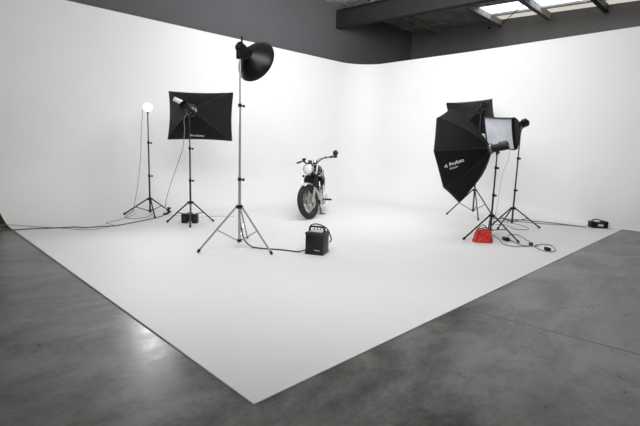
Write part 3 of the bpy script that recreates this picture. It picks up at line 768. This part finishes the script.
# engine
en = MB(); en.box((-.72, 0, .36), (.42, .27, .22), None, .05); en.tube([(-.60, -.17, .36), (-.60, .17, .36)], .085, 20); en.tube([(-.86, -.16, .36), (-.86, .16, .36)], .08, 20); en.build('crankcase', M['engine'], bike)
cy = MB()
for s in (-1, 1):
    for k in range(9): cy.box((-.63-.012*k*.3, s*.085, .50+.022*k), (.17, .15, .008), None, .003)
    cy.cyl((-.63, s*.085, .46), (-.64, s*.085, .70), .055, seg=14)
cy.box((-.64, 0, .715), (.18, .30, .05), None, .02); cy.build('cylinder_block', M['black'], bike)
for s in (-1, 1):
    MB().tube([(-.70, s*.15, .37), (-.70, s*.185, .37)], [.10, .085], 22).build('engine_cover', M['chrome'], bike)
    ex = MB(); ex.tube(spline([(-.55, s*.08, .66), (-.44, s*.10, .64), (-.40, s*.13, .52), (-.44, s*.16, .34), (-.56, s*.19, .23), (-.80, s*.20, .21), (-1.0, s*.20, .22)], 6), .021, 12); ex.build('exhaust_pipe', M['chrome'], bike)
    MB().tube([(-.98, s*.20, .22), (-1.06, s*.20, .225), (-1.60, s*.21, .27), (-1.68, s*.21, .275)], [.022, .044, .044, .03], 16).build('silencer', M['chrome'], bike)
    po = 0 if s > 0 else .13
    pg = MB(); pg.tube([(-.70, s*.14, .27), (-.72, s*.24, .30)], .010, 8); pg.tube([(-.72, s*.235, .30), (-.72-po*.6, s*(.36-po*.8), .31)], .018, 10); pg.build('footpeg', M['black'], bike)
    MB().box((-1.02, s*.135, .58), (.22, .03, .18), None, .012).build('side_panel', M['tank'], bike)
MB().tube(spline([(-.74, .17, .26), (-.64, .21, .23), (-.58, .24, .25), (-.58, .27, .25)], 5), .009, 8).build('gear_lever', M['chrome'], bike)
st = MB(); st.tube([(-.72, .13, .22), (-.66, .185, .03)], .012, 8); st.box((-.66, .215, .024), (.07, .11, .012)); st.build('side_stand', M['black'], bike)
ho = MB(); ho.tube(spline([(-.58, .0, .74), (-.46, .16, .70), (-.50, .17, .60)], 5), .02, 10); ho.tube(spline([(-.58, .0, .74), (-.46, -.16, .70), (-.50, -.17, .60)], 5), .02, 10); ho.build('crash_bar', M['black'], bike)
# seat, rear
se = MB()
def seatf(u, v):
    x = -.83-.70*u; th = 2*PI*v; w = .10+.035*math.sin(PI*u); c, s = math.cos(th), math.sin(th)
    e_ = min(1, 9*u*(1-u)*1.3)
    return V(x, w*math.copysign(abs(c)**.6, c)*max(.05, e_), .80+.02*u + .045*math.copysign(abs(s)**.6, s)*max(.05, e_))
se.grid(seatf, 18, 24); bmesh.ops.remove_doubles(se.bm, verts=se.bm.verts[:], dist=1e-4); se.build('seat', M['seat'], bike)
wheel(bike, 'rear_wheel', (-WB, 0, R), Matrix.Identity(3), -1)
rg = MB()
def rguard(u, v):
    a = math.radians(20+130*u); r = R+.035-.03*(2*v-1)**2
    return V(-WB-math.cos(a)*r*1., (v-.5)*.16, R+.02+math.sin(a)*r)
rg.grid(rguard, 24, 8); rg.build('rear_mudguard', M['chrome'], bike)
tl = MB(); tl.box((-1.80, 0, .62), (.05, .09, .06), None, .012); tl.build('tail_lamp', M['red'], bike)

# ------------------------------------------------------------------ lights
def area(name, loc, rot, sx, sy, power, col=(1, 1, 1)):
    l = bpy.data.lights.new(name, 'AREA'); l.shape = 'RECTANGLE'; l.size = sx; l.size_y = sy; l.energy = power; l.color = col
    o = bpy.data.objects.new(name, l); COL.objects.link(o); o.location = loc; o.rotation_euler = rot
    return o
def aim(o, tgt):
    o.rotation_euler = (Vector(tgt)-o.location).to_track_quat('-Z', 'Y').to_euler()
aim(area('fill_lamp_over_sweep', (4.6, 3.0, 4.4), (0, 0, 0), 3.5, 3.5, 222, (.985, .993, 1)), (7.8, 5.8, 1.5))  # added fill lamp inside the room, tilted to brighten the far corner
aim(area('fill_lamp_over_front', (.8, .3, 4.3), (0, 0, 0), 4, 3, 318, (.99, .995, 1)), (7.2, 5.2, 1.2))  # added fill lamp above the front area, no skylight is built here
aim(area('fill_lamp_rear', (-7.8, -3, 1.9), (0, 0, 0), 5, 3.2, 215, (1, .995, .985)), (0, -1, 1.5))  # unseen fill lamp added behind the camera, no door is built
l = bpy.data.lights.new('lamp_glow', 'SPOT'); l.energy = 95; l.spot_size = math.radians(95); l.spot_blend = .9; l.shadow_soft_size = .055
o = bpy.data.objects.new('lamp_glow', l); COL.objects.link(o); o.location = Vector(SL) + RL @ V(.10, 0, 0); aim(o, (-.3, 1.0, .2))
w = bpy.data.worlds.new('World'); sc.world = w; w.use_nodes = True
w.node_tree.nodes['Background'].inputs[0].default_value = (.8, .85, .9, 1); w.node_tree.nodes['Background'].inputs[1].default_value = .3

# ------------------------------------------------------------------ camera
cd = bpy.data.cameras.new('camera'); cd.sensor_width = 36; cd.sensor_fit = 'HORIZONTAL'; cd.lens = 437.815/640*36; cd.clip_start = .05
co = bpy.data.objects.new('camera', cd); COL.objects.link(co)
f_, pit, rol, yaw = 437.815, .1454, .0312, .7835
fw = V(math.cos(yaw), math.sin(yaw), 0); r = V(math.sin(yaw), -math.cos(yaw), 0); u = V(0, 0, 1)
fw2 = fw*math.cos(pit)-u*math.sin(pit); u2 = u*math.cos(pit)+fw*math.sin(pit)
r3 = r*math.cos(rol)+u2*math.sin(rol); u3 = u2*math.cos(rol)-r*math.sin(rol)
Mx = Matrix((r3, u3, -fw2)).transposed().to_4x4(); Mx.translation = V(-1.2037, -1.615, 1.25); co.matrix_world = Mx
sc.camera = co
vs_ = sc.view_settings; vs_.view_transform = 'Standard'; vs_.look = 'None'; vs_.exposure = 0.; vs_.gamma = 1.; vs_.use_curve_mapping = False
